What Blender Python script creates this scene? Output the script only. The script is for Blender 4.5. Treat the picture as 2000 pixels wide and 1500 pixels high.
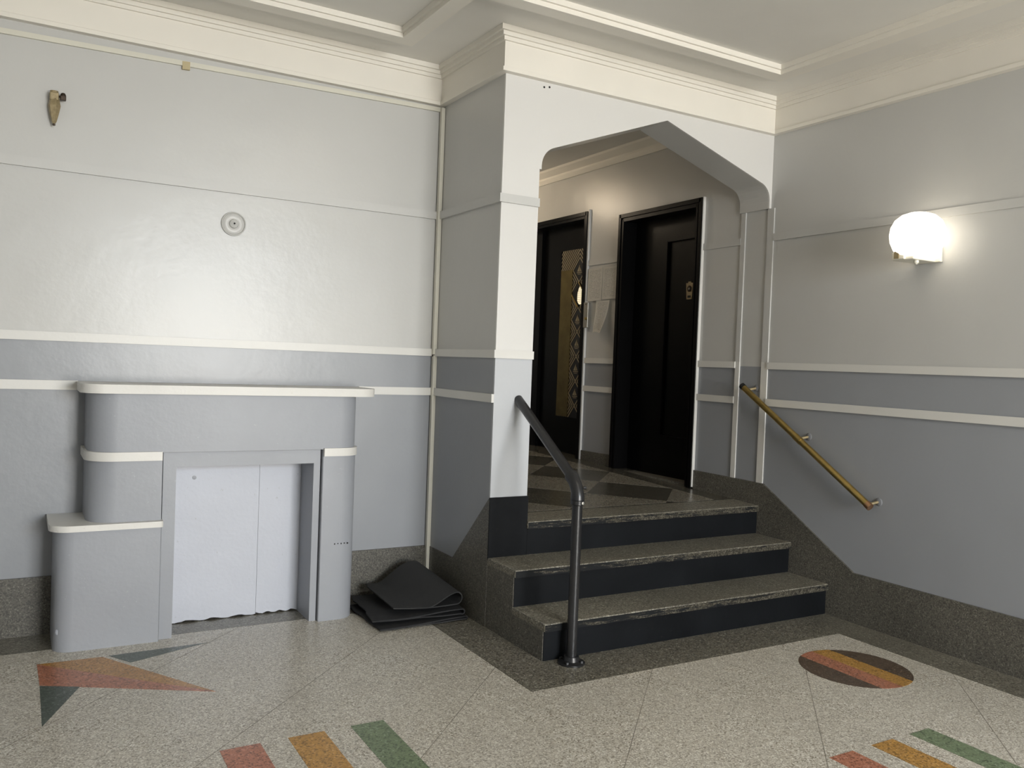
import bpy, bmesh, math, random
from mathutils import Vector, Matrix

random.seed(7)
scene = bpy.context.scene
for o in list(bpy.data.objects):
    bpy.data.objects.remove(o, do_unlink=True)
COL = scene.collection

# ------------------------------------------------------------------ camera
cam_d = bpy.data.cameras.new('camera')
cam_d.sensor_width = 36.0
cam_d.sensor_fit = 'HORIZONTAL'
cam_d.lens = 29.928
cam_d.clip_start = 0.02
cam = bpy.data.objects.new('camera', cam_d)
COL.objects.link(cam)
_r = Vector((0.86399825, -0.50204869, 0.03813316))
_u = Vector((-0.02047281, 0.04064383, 0.99896393))
_f = Vector((0.50307841, 0.86388379, -0.02483785))
cam.matrix_world = Matrix(((_r.x, _u.x, -_f.x, -3.948), (_r.y, _u.y, -_f.y, -3.728),
                           (_r.z, _u.z, -_f.z, 1.336), (0, 0, 0, 1)))
scene.camera = cam

# ------------------------------------------------------------------ world, daylight, exposure
world = bpy.data.worlds.new('world')
scene.world = world
world.use_nodes = True
bg = world.node_tree.nodes['Background']
bg.inputs['Color'].default_value = (0.72, 0.83, 1.0, 1)
bg.inputs['Strength'].default_value = 1.0

YR = -7.6          # entrance wall behind the camera
XL = -5.2          # left wall


def area(name, loc, target, sx, sy, power, color):
    l = bpy.data.lights.new(name, 'AREA')
    l.shape = 'RECTANGLE'
    l.size = sx
    l.size_y = sy
    l.energy = power
    l.color = color
    o = bpy.data.objects.new(name, l)
    COL.objects.link(o)
    o.location = loc
    o.rotation_euler = (Vector(target) - Vector(loc)).to_track_quat('-Z', 'Y').to_euler()
    return o


# daylight through the glazed entrance behind the camera
# (sunlit street below, open sky above, both seen through the glazing)
area('street_daylight', (-1.5, YR - 2.4, 1.1), (-1.5, 0.0, 1.1), 5.0, 2.2, 660, (1.0, 0.95, 0.865))
area('sky_daylight', (-1.5, YR - 2.4, 3.45), (-1.5, 0.0, 3.45), 5.0, 2.5, 1250, (0.82, 0.905, 1.0))

vs = scene.view_settings
vs.view_transform = 'Standard'
vs.look = 'None'
vs.gamma = 1.0
vs.use_curve_mapping = False
vs.exposure = 0.42

# ------------------------------------------------------------------ measured room (metres)
D = 0.722      # fireplace wall plane
W = 1.879      # width of the stair bay
XO = -1.662    # left jamb of the arched opening
H = 0.522      # landing edge
ZC = 2.985     # ceiling
A0, A1 = 1.133, 1.176
B0, B1 = 1.357, 1.398
C0, C1 = 2.135, 2.178


def lz(y):     # landing floor falls gently to its edge
    return H + 0.03 * max(y, 0.0)


# ------------------------------------------------------------------ materials
def new_mat(name):
    m = bpy.data.materials.new(name)
    m.use_nodes = True
    nt = m.node_tree
    b = nt.nodes['Principled BSDF']
    return m, nt, b


def N(nt, t, **kw):
    n = nt.nodes.new(t)
    for k, v in kw.items():
        setattr(n, k, v)
    return n


def pos(nt):
    return N(nt, 'ShaderNodeNewGeometry').outputs['Position']


def noise(nt, scale, detail=3.0, rough=0.5, vec=None):
    n = N(nt, 'ShaderNodeTexNoise')
    n.inputs['Scale'].default_value = scale
    n.inputs['Detail'].default_value = detail
    n.inputs['Roughness'].default_value = rough
    nt.links.new(vec if vec is not None else pos(nt), n.inputs['Vector'])
    return n


def ramp(nt, fac, stops, interp='LINEAR'):
    r = N(nt, 'ShaderNodeValToRGB')
    r.color_ramp.interpolation = interp
    el = r.color_ramp.elements
    while len(el) < len(stops):
        el.new(0.5)
    for e, (p, c) in zip(el, stops):
        e.position = p
        e.color = (c[0], c[1], c[2], 1)
    nt.links.new(fac, r.inputs['Fac'])
    return r.outputs['Color']


def mix(nt, a, b, fac, mode='MIX'):
    m = N(nt, 'ShaderNodeMix', data_type='RGBA', blend_type=mode)
    for sock, v in ((m.inputs['Factor'], fac), (m.inputs['A'], a), (m.inputs['B'], b)):
        if isinstance(v, (int, float)):
            sock.default_value = v
        elif isinstance(v, tuple):
            sock.default_value = (v[0], v[1], v[2], 1)
        else:
            nt.links.new(v, sock)
    return m.outputs['Result']


def bump(nt, b, height, strength, dist=0.002):
    n = N(nt, 'ShaderNodeBump')
    n.inputs['Strength'].default_value = strength
    n.inputs['Distance'].default_value = dist
    nt.links.new(height, n.inputs['Height'])
    nt.links.new(n.outputs['Normal'], b.inputs['Normal'])


def paint(name, col, rough=0.4, var=0.05, bumpy=0.25, scratch=None, spec=0.5):
    m, nt, b = new_mat(name)
    n1 = noise(nt, 2.3, 4)
    dark = tuple(c * (1 - var) for c in col)
    lite = tuple(min(1, c * (1 + var)) for c in col)
    c = ramp(nt, n1.outputs['Fac'], [(0.3, dark), (0.7, lite)])
    if scratch:
        n2 = noise(nt, 38, 6, 0.7)
        msk = ramp(nt, n2.outputs['Fac'], [(0.66, (0, 0, 0)), (0.70, (1, 1, 1))])
        c = mix(nt, c, scratch, msk)
    nt.links.new(c, b.inputs['Base Color'])
    b.inputs['Roughness'].default_value = rough
    b.inputs['Specular IOR Level'].default_value = spec
    n3 = noise(nt, 55, 3)
    n4 = noise(nt, 6, 2)
    add = N(nt, 'ShaderNodeMath', operation='ADD')
    nt.links.new(n3.outputs['Fac'], add.inputs[0])
    mul = N(nt, 'ShaderNodeMath', operation='MULTIPLY')
    mul.inputs[1].default_value = 3.0
    nt.links.new(n4.outputs['Fac'], mul.inputs[0])
    nt.links.new(mul.outputs[0], add.inputs[1])
    bump(nt, b, add.outputs[0], bumpy, 0.0015)
    return m


def band_paint(name, low, high, rough=0.35, zsplit=1.37, var=0.04):
    """two coats of wall paint meeting behind the white rail"""
    m, nt, b = new_mat(name)
    p = pos(nt)
    sep = N(nt, 'ShaderNodeSeparateXYZ')
    nt.links.new(p, sep.inputs[0])
    gt = N(nt, 'ShaderNodeMath', operation='GREATER_THAN')
    gt.inputs[1].default_value = zsplit
    nt.links.new(sep.outputs['Z'], gt.inputs[0])
    c = mix(nt, low, high, gt.outputs[0])
    n1 = noise(nt, 1.7, 4)
    v = ramp(nt, n1.outputs['Fac'], [(0.3, (1 - var,) * 3), (0.7, (1 + var * 0.2,) * 3)])
    c = mix(nt, c, v, 1.0, 'MULTIPLY')
    nt.links.new(c, b.inputs['Base Color'])
    b.inputs['Roughness'].default_value = rough
    n3 = noise(nt, 48, 3)
    n4 = noise(nt, 4.5, 3)
    mul = N(nt, 'ShaderNodeMath', operation='MULTIPLY_ADD')
    mul.inputs[1].default_value = 6.0
    nt.links.new(n4.outputs['Fac'], mul.inputs[0])
    nt.links.new(n3.outputs['Fac'], mul.inputs[2])
    bump(nt, b, mul.outputs[0], 0.28, 0.0015)
    return m


def terrazzo(name, stops, scale=170, rough=0.3, wear=0.12, coat=0.0):
    m, nt, b = new_mat(name)
    p = pos(nt)
    v = N(nt, 'ShaderNodeTexVoronoi')
    v.inputs['Scale'].default_value = scale
    nt.links.new(p, v.inputs['Vector'])
    sep = N(nt, 'ShaderNodeSeparateColor')
    nt.links.new(v.outputs['Color'], sep.inputs[0])
    c = ramp(nt, sep.outputs[0], stops, 'CONSTANT')
    v2 = N(nt, 'ShaderNodeTexVoronoi')
    v2.inputs['Scale'].default_value = scale * 0.42
    nt.links.new(p, v2.inputs['Vector'])
    sep2 = N(nt, 'ShaderNodeSeparateColor')
    nt.links.new(v2.outputs['Color'], sep2.inputs[0])
    g2 = ramp(nt, sep2.outputs[1], [(0.0, (0.93,) * 3), (1.0, (1.05,) * 3)])
    c = mix(nt, c, g2, 1.0, 'MULTIPLY')
    n = noise(nt, 1.3, 2, 0.4)
    w = ramp(nt, n.outputs['Fac'], [(0.25, (1 - wear,) * 3), (0.75, (1 + wear * 0.5,) * 3)])
    c = mix(nt, c, w, 1.0, 'MULTIPLY')
    nt.links.new(c, b.inputs['Base Color'])
    n2 = noise(nt, 3, 2)
    rr = N(nt, 'ShaderNodeMapRange')
    rr.inputs['To Min'].default_value = rough - 0.07
    rr.inputs['To Max'].default_value = rough + 0.1
    nt.links.new(n2.outputs['Fac'], rr.inputs['Value'])
    nt.links.new(rr.outputs[0], b.inputs['Roughness'])
    return m


def metal(name, col, rough=0.3, var=0.15, metallic=1.0, scale=20):
    m, nt, b = new_mat(name)
    n = noise(nt, scale, 5, 0.6)
    c = ramp(nt, n.outputs['Fac'], [(0.3, tuple(x * (1 - var) for x in col)), (0.7, col)])
    nt.links.new(c, b.inputs['Base Color'])
    b.inputs['Metallic'].default_value = metallic
    b.inputs['Roughness'].default_value = rough
    bump(nt, b, n.outputs['Fac'], 0.1, 0.001)
    return m


GREY = (0.305, 0.318, 0.338)
LITE = (0.545, 0.542, 0.522)
M = {}
M['wall'] = band_paint('two_tone_wall_paint', GREY, LITE, 0.31)
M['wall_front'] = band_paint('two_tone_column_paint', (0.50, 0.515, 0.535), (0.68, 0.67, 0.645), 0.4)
M['grey_paint'] = paint('grey_mantel_paint', (0.315, 0.328, 0.355), 0.42, 0.06, 0.35, (0.40, 0.41, 0.43))
M['panel_paint'] = paint('pale_firebox_paint', (0.54, 0.56, 0.62), 0.42, 0.05, 0.5, (0.44, 0.45, 0.48))
M['rail_white'] = paint('white_rail_paint', (0.68, 0.67, 0.635), 0.36, 0.03, 0.2)
M['shelf_white'] = paint('worn_white_shelf_paint', (0.70, 0.685, 0.645), 0.42, 0.05, 0.35, (0.56, 0.54, 0.49))
M['rail_grey'] = paint('light_grey_rail_paint', LITE, 0.36, 0.03, 0.2)
M['cornice'] = paint('cream_cornice_paint', (0.80, 0.765, 0.69), 0.45, 0.03, 0.15)
M['ceiling'] = paint('ceiling_paint', (0.76, 0.74, 0.69), 0.6, 0.03, 0.15)
M['raceway'] = paint('cream_raceway_paint', (0.66, 0.64, 0.55), 0.4, 0.05, 0.15)
M['tape'] = paint('tan_tape', (0.50, 0.42, 0.25), 0.6, 0.1, 0.2)
M['black_door'] = paint('black_gloss_door_paint', (0.003, 0.003, 0.0032), 0.28, 0.2, 0.15, None, 0.12)
M['black_riser'] = paint('black_riser_paint', (0.0075, 0.0085, 0.010), 0.45, 0.3, 0.3, (0.016, 0.0155, 0.015), 0.12)
M['black_pipe'] = paint('black_pipe_paint', (0.016, 0.016, 0.017), 0.3, 0.3, 0.4, (0.10, 0.095, 0.085))
M['rubber'] = paint('black_rubber', (0.022, 0.022, 0.022), 0.75, 0.2, 0.5)
M['rubber_back'] = paint('rubber_underside', (0.014, 0.014, 0.015), 0.8, 0.4, 0.8)
M['floor'] = terrazzo('beige_terrazzo', [(0.0, (0.27, 0.24, 0.19)), (0.14, (0.45, 0.41, 0.34)),
                      (0.45, (0.57, 0.53, 0.45)), (0.78, (0.68, 0.645, 0.56)), (0.92, (0.80, 0.77, 0.69))], 215, 0.27, 0.08)
DK = [(0.0, (0.08, 0.073, 0.057)), (0.25, (0.155, 0.143, 0.112)), (0.55, (0.195, 0.18, 0.143)),
      (0.82, (0.26, 0.243, 0.195)), (0.95, (0.37, 0.35, 0.29))]
M['border'] = terrazzo('dark_terrazzo', DK, 165, 0.3, 0.2)
M['base'] = terrazzo('dark_terrazzo_base', [(p, tuple(c * 0.55 + 0.022 for c in k)) for p, k in DK], 200, 0.4, 0.35)
M['tread'] = terrazzo('worn_tread_terrazzo', [(p, tuple(c * 1.12 for c in k)) for p, k in DK], 175, 0.42, 0.25)
M['land_lite'] = terrazzo('landing_light_terrazzo', [(p, tuple(c * 0.72 for c in k)) for p, k in
                          [(0.0, (0.17, 0.15, 0.115)), (0.15, (0.30, 0.275, 0.22)), (0.6, (0.38, 0.35, 0.285)), (0.9, (0.5, 0.47, 0.40))]], 180, 0.22, 0.15)
M['land_dark'] = terrazzo('landing_dark_terrazzo', [(p, tuple(c * 0.5 for c in k)) for p, k in DK], 180, 0.22, 0.2)


def tz(name, c):
    return terrazzo(name, [(0.0, tuple(x * 0.55 for x in c)), (0.2, c), (0.7, tuple(min(1, x * 1.2) for x in c)),
                           (0.94, tuple(min(1, x * 1.2 + 0.07) for x in c))], 165, 0.27, 0.12)




def nosing_mat():
    # black paint on the front of the treads, rubbed through to the terrazzo
    m, nt, b = new_mat('worn_black_nosing')
    p = pos(nt)
    mp = N(nt, 'ShaderNodeMapping')
    mp.inputs['Scale'].default_value = (5, 5, 40)
    nt.links.new(p, mp.inputs['Vector'])
    n = noise(nt, 1.6, 6, 0.7, mp.outputs[0])
    sep = N(nt, 'ShaderNodeSeparateXYZ')
    nt.links.new(p, sep.inputs[0])
    mr = N(nt, 'ShaderNodeMapRange')
    mr.inputs['From Min'].default_value = -1.9
    mr.inputs['From Max'].default_value = -0.6
    mr.inputs['To Min'].default_value = -0.07
    mr.inputs['To Max'].default_value = 0.10
    nt.links.new(sep.outputs['X'], mr.inputs['Value'])
    ad = N(nt, 'ShaderNodeMath', operation='ADD')
    nt.links.new(n.outputs['Fac'], ad.inputs[0])
    nt.links.new(mr.outputs[0], ad.inputs[1])
    v = N(nt, 'ShaderNodeTexVoronoi')
    v.inputs['Scale'].default_value = 190
    nt.links.new(p, v.inputs['Vector'])
    sp2 = N(nt, 'ShaderNodeSeparateColor')
    nt.links.new(v.outputs['Color'], sp2.inputs[0])
    tzc = ramp(nt, sp2.outputs[0], [(0.0, (0.03, 0.027, 0.02)), (0.4, (0.07, 0.063, 0.048)), (0.8, (0.12, 0.11, 0.085))], 'CONSTANT')
    msk = ramp(nt, ad.outputs[0], [(0.50, (0, 0, 0)), (0.56, (1, 1, 1))])
    nt.links.new(mix(nt, (0.009, 0.010, 0.011), tzc, msk), b.inputs['Base Color'])
    b.inputs['Roughness'].default_value = 0.5
    b.inputs['Specular IOR Level'].default_value = 0.2
    return m


M['nosing'] = nosing_mat()
M['pink'] = tz('pink_terrazzo', (0.42, 0.17, 0.10))
M['gold'] = tz('gold_terrazzo', (0.45, 0.24, 0.055))
M['tan'] = tz('tan_terrazzo', (0.43, 0.22, 0.065))
M['green'] = tz('green_terrazzo', (0.165, 0.215, 0.12))
M['teal'] = tz('teal_terrazzo', (0.085, 0.105, 0.085))
M['brown'] = tz('brown_terrazzo', (0.10, 0.068, 0.045))
M['joint'] = paint('floor_joint', (0.22, 0.20, 0.165), 0.5, 0.2, 0.1)
M['brass'] = metal('brass', (0.62, 0.45, 0.16), 0.3, 0.25)
M['old_brass'] = metal('tarnished_brass', (0.40, 0.32, 0.18), 0.45, 0.35, 0.35, 60)
M['dim_brass'] = metal('dark_brass_sheet', (0.20, 0.155, 0.06), 0.42, 0.3, 0.8, 9)
M['copper'] = metal('copper_end', (0.6, 0.35, 0.2), 0.35)
M['steel'] = metal('steel_plate', (0.42, 0.41, 0.37), 0.42)
M['bronze'] = metal('dark_bronze', (0.075, 0.055, 0.04), 0.4, 0.4, 0.7, 60)
M['flat_grey'] = paint('flat_grey_paint', (0.19, 0.195, 0.205), 0.8, 0.1, 0.3, None, 0.1)
M['black'] = paint('black_hole', (0.004, 0.004, 0.004), 0.7, 0.1, 0.1)
M['enamel'] = paint('cream_enamel', (0.80, 0.77, 0.66), 0.35, 0.03, 0.1)
M['glassblack'] = paint('etched_black_sheet', (0.006, 0.006, 0.006), 0.3, 0.2, 0.1)
M['lattice'] = metal('etched_brass_line', (0.42, 0.36, 0.24), 0.5, 0.2, 0.1, 30)


def emit(name, col, strength):
    m, nt, b = new_mat(name)
    b.inputs['Base Color'].default_value = (0.9, 0.88, 0.8, 1)
    b.inputs['Emission Color'].default_value = (*col, 1)
    b.inputs['Emission Strength'].default_value = strength
    return m


M['globe'] = emit('lit_opal_glass', (1.0, 0.90, 0.75), 1.7)
M['landing_globe'] = emit('lit_landing_opal_glass', (1.0, 0.82, 0.60), 24.0)
M['lobby_fill_globe'] = emit('lobby_fill_glass', (1.0, 0.89, 0.73), 11.0)  # glow of the unseen lamp added to brighten the lobby
M['car_light'] = emit('lit_elevator_pane', (1.0, 0.86, 0.55), 0.9)


def paper_mat():
    m, nt, b = new_mat('printed_notice_paper')
    tc = N(nt, 'ShaderNodeTexCoord')
    uv = tc.outputs['UV']
    sep = N(nt, 'ShaderNodeSeparateXYZ')
    nt.links.new(uv, sep.inputs[0])
    mu = N(nt, 'ShaderNodeMath', operation='MULTIPLY')
    mu.inputs[1].default_value = 24.0
    nt.links.new(sep.outputs['Y'], mu.inputs[0])
    fr = N(nt, 'ShaderNodeMath', operation='FRACT')
    nt.links.new(mu.outputs[0], fr.inputs[0])
    lt = N(nt, 'ShaderNodeMath', operation='LESS_THAN')
    lt.inputs[1].default_value = 0.34
    nt.links.new(fr.outputs[0], lt.inputs[0])
    mp = N(nt, 'ShaderNodeMapping')
    mp.inputs['Scale'].default_value = (9, 24, 1)
    nt.links.new(uv, mp.inputs['Vector'])
    wn = N(nt, 'ShaderNodeTexNoise')
    wn.inputs['Scale'].default_value = 1.6
    wn.inputs['Detail'].default_value = 4
    nt.links.new(mp.outputs[0], wn.inputs['Vector'])
    wd = N(nt, 'ShaderNodeMath', operation='GREATER_THAN')
    wd.inputs[1].default_value = 0.47
    nt.links.new(wn.outputs['Fac'], wd.inputs[0])
    prev = wd.outputs[0]
    for s, op, val in (('X', 'GREATER_THAN', 0.1), ('X', 'LESS_THAN', 0.9), ('Y', 'GREATER_THAN', 0.06), ('Y', 'LESS_THAN', 0.93)):
        c = N(nt, 'ShaderNodeMath', operation=op)
        c.inputs[1].default_value = val
        nt.links.new(sep.outputs[s], c.inputs[0])
        k = N(nt, 'ShaderNodeMath', operation='MULTIPLY')
        nt.links.new(prev, k.inputs[0])
        nt.links.new(c.outputs[0], k.inputs[1])
        prev = k.outputs[0]
    k = N(nt, 'ShaderNodeMath', operation='MULTIPLY')
    nt.links.new(prev, k.inputs[0])
    nt.links.new(lt.outputs[0], k.inputs[1])
    c = mix(nt, (0.88, 0.86, 0.81), (0.56, 0.54, 0.51), k.outputs[0])
    nt.links.new(c, b.inputs['Base Color'])
    b.inputs['Roughness'].default_value = 0.8
    return m


M['paper'] = paper_mat()


# ------------------------------------------------------------------ mesh helpers
def obj(name, bm, mat, parent=None, smooth=False, kind=None, label=None):
    bmesh.ops.recalc_face_normals(bm, faces=bm.faces[:])
    me = bpy.data.meshes.new(name)
    bm.to_mesh(me)
    bm.free()
    if smooth:
        for p in me.polygons:
            p.use_smooth = True
    me.materials.append(M[mat])
    o = bpy.data.objects.new(name, me)
    COL.objects.link(o)
    if smooth:
        md = o.modifiers.new('edge_split', 'EDGE_SPLIT')
        md.split_angle = math.radians(38)
    if parent:
        o.parent = parent
    if kind:
        o['kind'] = kind
    if label:
        o['label'] = label
    return o


def tag(o, label, cat, group=None):
    o['label'] = label
    o['category'] = cat
    if group:
        o['group'] = group
    return o


def thing(name, label, cat, loc=(0, 0, 0), group=None):
    o = bpy.data.objects.new(name, None)
    COL.objects.link(o)
    o.empty_display_size = 0.05
    tag(o, label, cat, group)
    o['_loc'] = 0
    del o['_loc']
    return o


def struct(name, bm, mat, parent=None, smooth=False):
    return obj(name, bm, mat, parent, smooth, None if parent else 'structure')


def box(bm, x0, x1, y0, y1, z0, z1):
    v = [bm.verts.new((x, y, z)) for x in (x0, x1) for y in (y0, y1) for z in (z0, z1)]
    for f in ((0, 1, 3, 2), (4, 6, 7, 5), (0, 4, 5, 1), (2, 3, 7, 6), (0, 2, 6, 4), (1, 5, 7, 3)):
        bm.faces.new([v[i] for i in f])
    return v


def B(*boxes, bevel=0.0):
    bm = bmesh.new()
    for b in boxes:
        box(bm, *b)
    if bevel:
        bmesh.ops.bevel(bm, geom=bm.edges[:], offset=bevel, segments=2, affect='EDGES', profile=0.5)
    return bm


def prism(bm, pts, axis, a, b):
    """2D outline extruded along an axis: X -> (y,z), Y -> (x,z), Z -> (x,y)"""
    def P(p, t):
        return {'X': (t, p[0], p[1]), 'Y': (p[0], t, p[1]), 'Z': (p[0], p[1], t)}[axis]
    va = [bm.verts.new(P(p, a)) for p in pts]
    vb = [bm.verts.new(P(p, b)) for p in pts]
    bm.faces.new(va)
    bm.faces.new(vb)
    n = len(pts)
    for i in range(n):
        bm.faces.new((va[i], va[(i + 1) % n], vb[(i + 1) % n], vb[i]))


def PR(pts, axis, a, b):
    bm = bmesh.new()
    prism(bm, pts, axis, a, b)
    return bm


def fillet(pts, radii, seg=8):
    out = []
    n = len(pts)
    for i, (p, r) in enumerate(zip(pts, radii)):
        if r <= 0:
            out.append(p)
            continue
        p = Vector(p)
        a = (Vector(pts[i - 1]) - p).normalized()
        b = (Vector(pts[(i + 1) % n]) - p).normalized()
        ang = a.angle(b)
        t = r / math.tan(ang / 2)
        c = p + (a + b).normalized() * (r / math.sin(ang / 2))
        s, e = p + a * t - c, p + b * t - c
        a0 = math.atan2(s.y, s.x)
        da = math.atan2(e.y, e.x) - a0
        while da > math.pi:
            da -= 2 * math.pi
        while da < -math.pi:
            da += 2 * math.pi
        for k in range(seg + 1):
            q = a0 + da * k / seg
            out.append((c.x + r * math.cos(q), c.y + r * math.sin(q)))
    return out


def tube(bm, pts, rad, seg=16, caps=True):
    pts = [Vector(p) for p in pts]
    if not isinstance(rad, (list, tuple)):
        rad = [rad] * len(pts)
    rings = []
    prev = None
    for i, p in enumerate(pts):
        if i == 0:
            d = pts[1] - p
        elif i == len(pts) - 1:
            d = p - pts[i - 1]
        else:
            d = (pts[i + 1] - p).normalized() + (p - pts[i - 1]).normalized()
        d.normalize()
        if prev is None:
            x = d.orthogonal().normalized()
        else:
            x = (prev - d * prev.dot(d)).normalized()
        prev = x
        y = d.cross(x)
        rings.append([bm.verts.new(p + (x * math.cos(a) + y * math.sin(a)) * rad[i])
                      for a in (2 * math.pi * k / seg for k in range(seg))])
    for r0, r1 in zip(rings, rings[1:]):
        for k in range(seg):
            bm.faces.new((r0[k], r0[(k + 1) % seg], r1[(k + 1) % seg], r1[k]))
    if caps:
        bm.faces.new(rings[0])
        bm.faces.new(rings[-1])


def TB(pts, rad, seg=16):
    bm = bmesh.new()
    tube(bm, pts, rad, seg)
    return bm


def lathe(profile, origin, axis, seg=28):
    """profile of (radius, distance along axis)"""
    bm = bmesh.new()
    ax = Vector(axis).normalized()
    x = ax.orthogonal().normalized()
    y = ax.cross(x)
    o = Vector(origin)
    rings = []
    for r, h in profile:
        if r < 1e-6:
            rings.append([bm.verts.new(o + ax * h)])
        else:
            rings.append([bm.verts.new(o + ax * h + (x * math.cos(a) + y * math.sin(a)) * r)
                          for a in (2 * math.pi * k / seg for k in range(seg))])
    for r0, r1 in zip(rings, rings[1:]):
        if len(r0) == 1 and len(r1) == 1:
            continue
        for k in range(seg):
            k2 = (k + 1) % seg
            if len(r0) == 1:
                bm.faces.new((r0[0], r1[k2], r1[k]))
            elif len(r1) == 1:
                bm.faces.new((r0[k], r0[k2], r1[0]))
            else:
                bm.faces.new((r0[k], r0[k2], r1[k2], r1[k]))
    for r in (rings[0], rings[-1]):
        if len(r) > 2:
            bm.faces.new(r)
    return bm


def sweep_loops(loops, closed_profile=True):
    """list of polylines (one for each profile point) skinned together, ends capped"""
    bm = bmesh.new()
    V = [[bm.verts.new(p) for p in l] for l in loops]
    n = len(V)
    for i in range(n if closed_profile else n - 1):
        a, b = V[i], V[(i + 1) % n]
        for k in range(len(a) - 1):
            bm.faces.new((a[k], a[k + 1], b[k + 1], b[k]))
    if closed_profile:
        bm.faces.new([v[0] for v in V])
        bm.faces.new([v[-1] for v in V])
    return bm


# ================================================================== ROOM SHELL
T = 0.15
floor = struct('floor', B((XL - T, 0, YR - T, D, -0.1, 0.0)), 'floor')
struct('wall_back', B((XL - T, -W, D, D + T, 0, ZC)), 'wall')
struct('wall_left', B((XL - T, XL, YR, D, 0, ZC)), 'wall')
struct('wall_return', B((-W, XO, 0.0121, 4.6, 0.36, 2.3329), (-W, XO, 0.2452, 4.6, 2.333, ZC), (-W + 0.0, XO, 0.06, 4.6, 0.0, 0.36)), 'wall')

# arched wall over the steps
arch_in = fillet([(-0.016, 2.333), (-0.016, 2.454), (-0.838, 2.720), (-1.650, 2.424), (-1.650, 2.330)],
                 [0, 0.10, 0, 0.105, 0])
bm = bmesh.new()
prism(bm, [(-W, 0.35), (-W, ZC), (0, ZC), (0, 2.333)] + arch_in + [(XO, 2.330), (XO, 0.35)], 'Y', 0.0, 0.0119)
struct('wall_arch', bm, 'wall_front')
struct('wall_header', PR([(-W, 2.333), (-W, ZC), (0, ZC), (0, 2.333)] + arch_in, 'Y', 0.012, 0.245), 'wall')

# right wall with the two doorways of the landing
DY0, DY1, DZ = 0.635, 1.435, 2.432       # apartment door opening
EY0, EY1, EZ = 1.962, 2.98, 2.522        # elevator opening
struct('wall_right', B((0, T, YR, DY0, -0.1, 3.1), (0, T, DY0, DY1, DZ, 3.1), (0, T, DY1, EY0, 0.3, 3.1),
                       (0, T, EY0, EY1, EZ, 3.1), (0, T, EY1, 4.6, 0.3, 3.1)), 'wall')
struct('wall_landing', B((XO, T, 4.6, 4.6 + T, 0.3, 3.1)), 'wall')
# entrance wall behind the camera, glazed from floor to transom
GX0, GX1, GZ = -2.75, -0.45, 2.7
struct('wall_front', B((XL, GX0, YR - T, YR, 0, ZC), (GX1, 0, YR - T, YR, 0, ZC), (GX0, GX1, YR - T, YR, GZ, ZC)), 'wall')
struct('window_1', B(*[(x - 0.035, x + 0.035, YR - 0.1, YR - 0.04, 0.0, GZ) for x in (GX0 + 0.035, -1.6, GX1 - 0.035)],
                     (GX0, GX1, YR - 0.1, YR - 0.04, 0, 0.2), (GX0, GX1, YR - 0.1, YR - 0.04, 2.05, 2.12),
                     (GX0, GX1, YR - 0.1, YR - 0.04, GZ - 0.06, GZ)), 'black_door')

struct('ceiling', B((XL - T, 0, YR - T, 0, ZC, ZC + 0.1), (XL - T, -W, 0, D + T, ZC, ZC + 0.1)), 'ceiling')
struct('ceiling_landing', B((XO, 0, 0.245, 4.6, 2.99, 3.09)), 'ceiling')

# cornice: mitred sweep along all visible walls
prof = [(0, 2.772), (0.036, 2.772), (0.036, 2.792), (0.024, 2.797), (0.024, 2.920), (0.037, 2.920), (0.037, 2.939),
        (0.050, 2.939), (0.050, 2.959), (0.064, 2.959), (0.064, ZC), (0, ZC)]
struct('trim_1', sweep_loops([[(XL, D - p, z), (-W - p, D - p, z), (-W - p, -p, z), (-p, -p, z), (-p, YR, z)]
                              for p, z in prof]), 'cornice')
# stepped moulding frame planted on the ceiling
prof = [(0.352, ZC), (0.352, 2.937), (0.436, 2.937), (0.436, 2.959), (0.449, 2.959), (0.449, ZC)]
struct('trim_2', sweep_loops([[(XL + p, YR + 0.3, z), (XL + p, D - p, z), (-W - p, D - p, z), (-W - p, -p, z), (-p, -p, z), (-p, YR + 0.3, z)]
                              for p, z in prof]), 'cornice')
# landing cornice along the door wall
prof = [(0, 2.893), (0.012, 2.893), (0.03, 2.925), (0.03, 2.94), (0.075, 2.975), (0.085, 2.99), (0, 2.99)]
struct('trim_3', sweep_loops([[(-p, 0.245, z), (-p, 4.6, z)] for p, z in prof]), 'cornice')

# picture rail, upper chair rail, lower chair rail
tn = [4]


def trim(bm, mat):
    struct('trim_%d' % tn[0], bm, mat)
    tn[0] += 1


def wrap_rail(z0, z1, p, mat, front=True, left_end=XL):
    """rail running along the fireplace wall, the return and round the column front"""
    path = [(left_end, D)]
    loops = []
    for q, z in ((0, z0), (p, z0), (p, z1), (0, z1)):
        l = [(left_end, D - q, z), (-W - q, D - q, z)]
        if front:
            l += [(-W - q, -q, z), (XO, -q, z)]
        else:
            l += [(-W - q, 0.0, z)]
        loops.append(l)
    trim(sweep_loops(loops), mat)


wrap_rail(C0, C1, 0.015, 'rail_grey')
wrap_rail(B0, B1, 0.014, 'rail_white')
# the lower rail is interrupted by the mantel shelf
trim(B((XL, -3.70, D - 0.014, D, A0, A1)), 'rail_white')
loops = []
for q, z in ((0, A0), (0.014, A0), (0.014, A1), (0, A1)):
    loops.append([(-2.33, D - q, z), (-W - q, D - q, z), (-W - q, 0.0, z)])
trim(sweep_loops(loops), 'rail_white')
# right wall rails up to the jamb strips, and the landing wall
for z0, z1, p, mt in ((C0, C1, 0.010, 'rail_grey'), (B0, B1, 0.014, 'rail_white'), (A0, A1, 0.014, 'rail_white')):
    trim(B((-p, 0, YR, -0.034, z0, z1)), mt)
    trim(B((-p, 0, 0.234, 0.572, z0, z1)), mt)
    trim(B((-p, 0, 1.489, 1.917, z0, z1)), mt)
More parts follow.
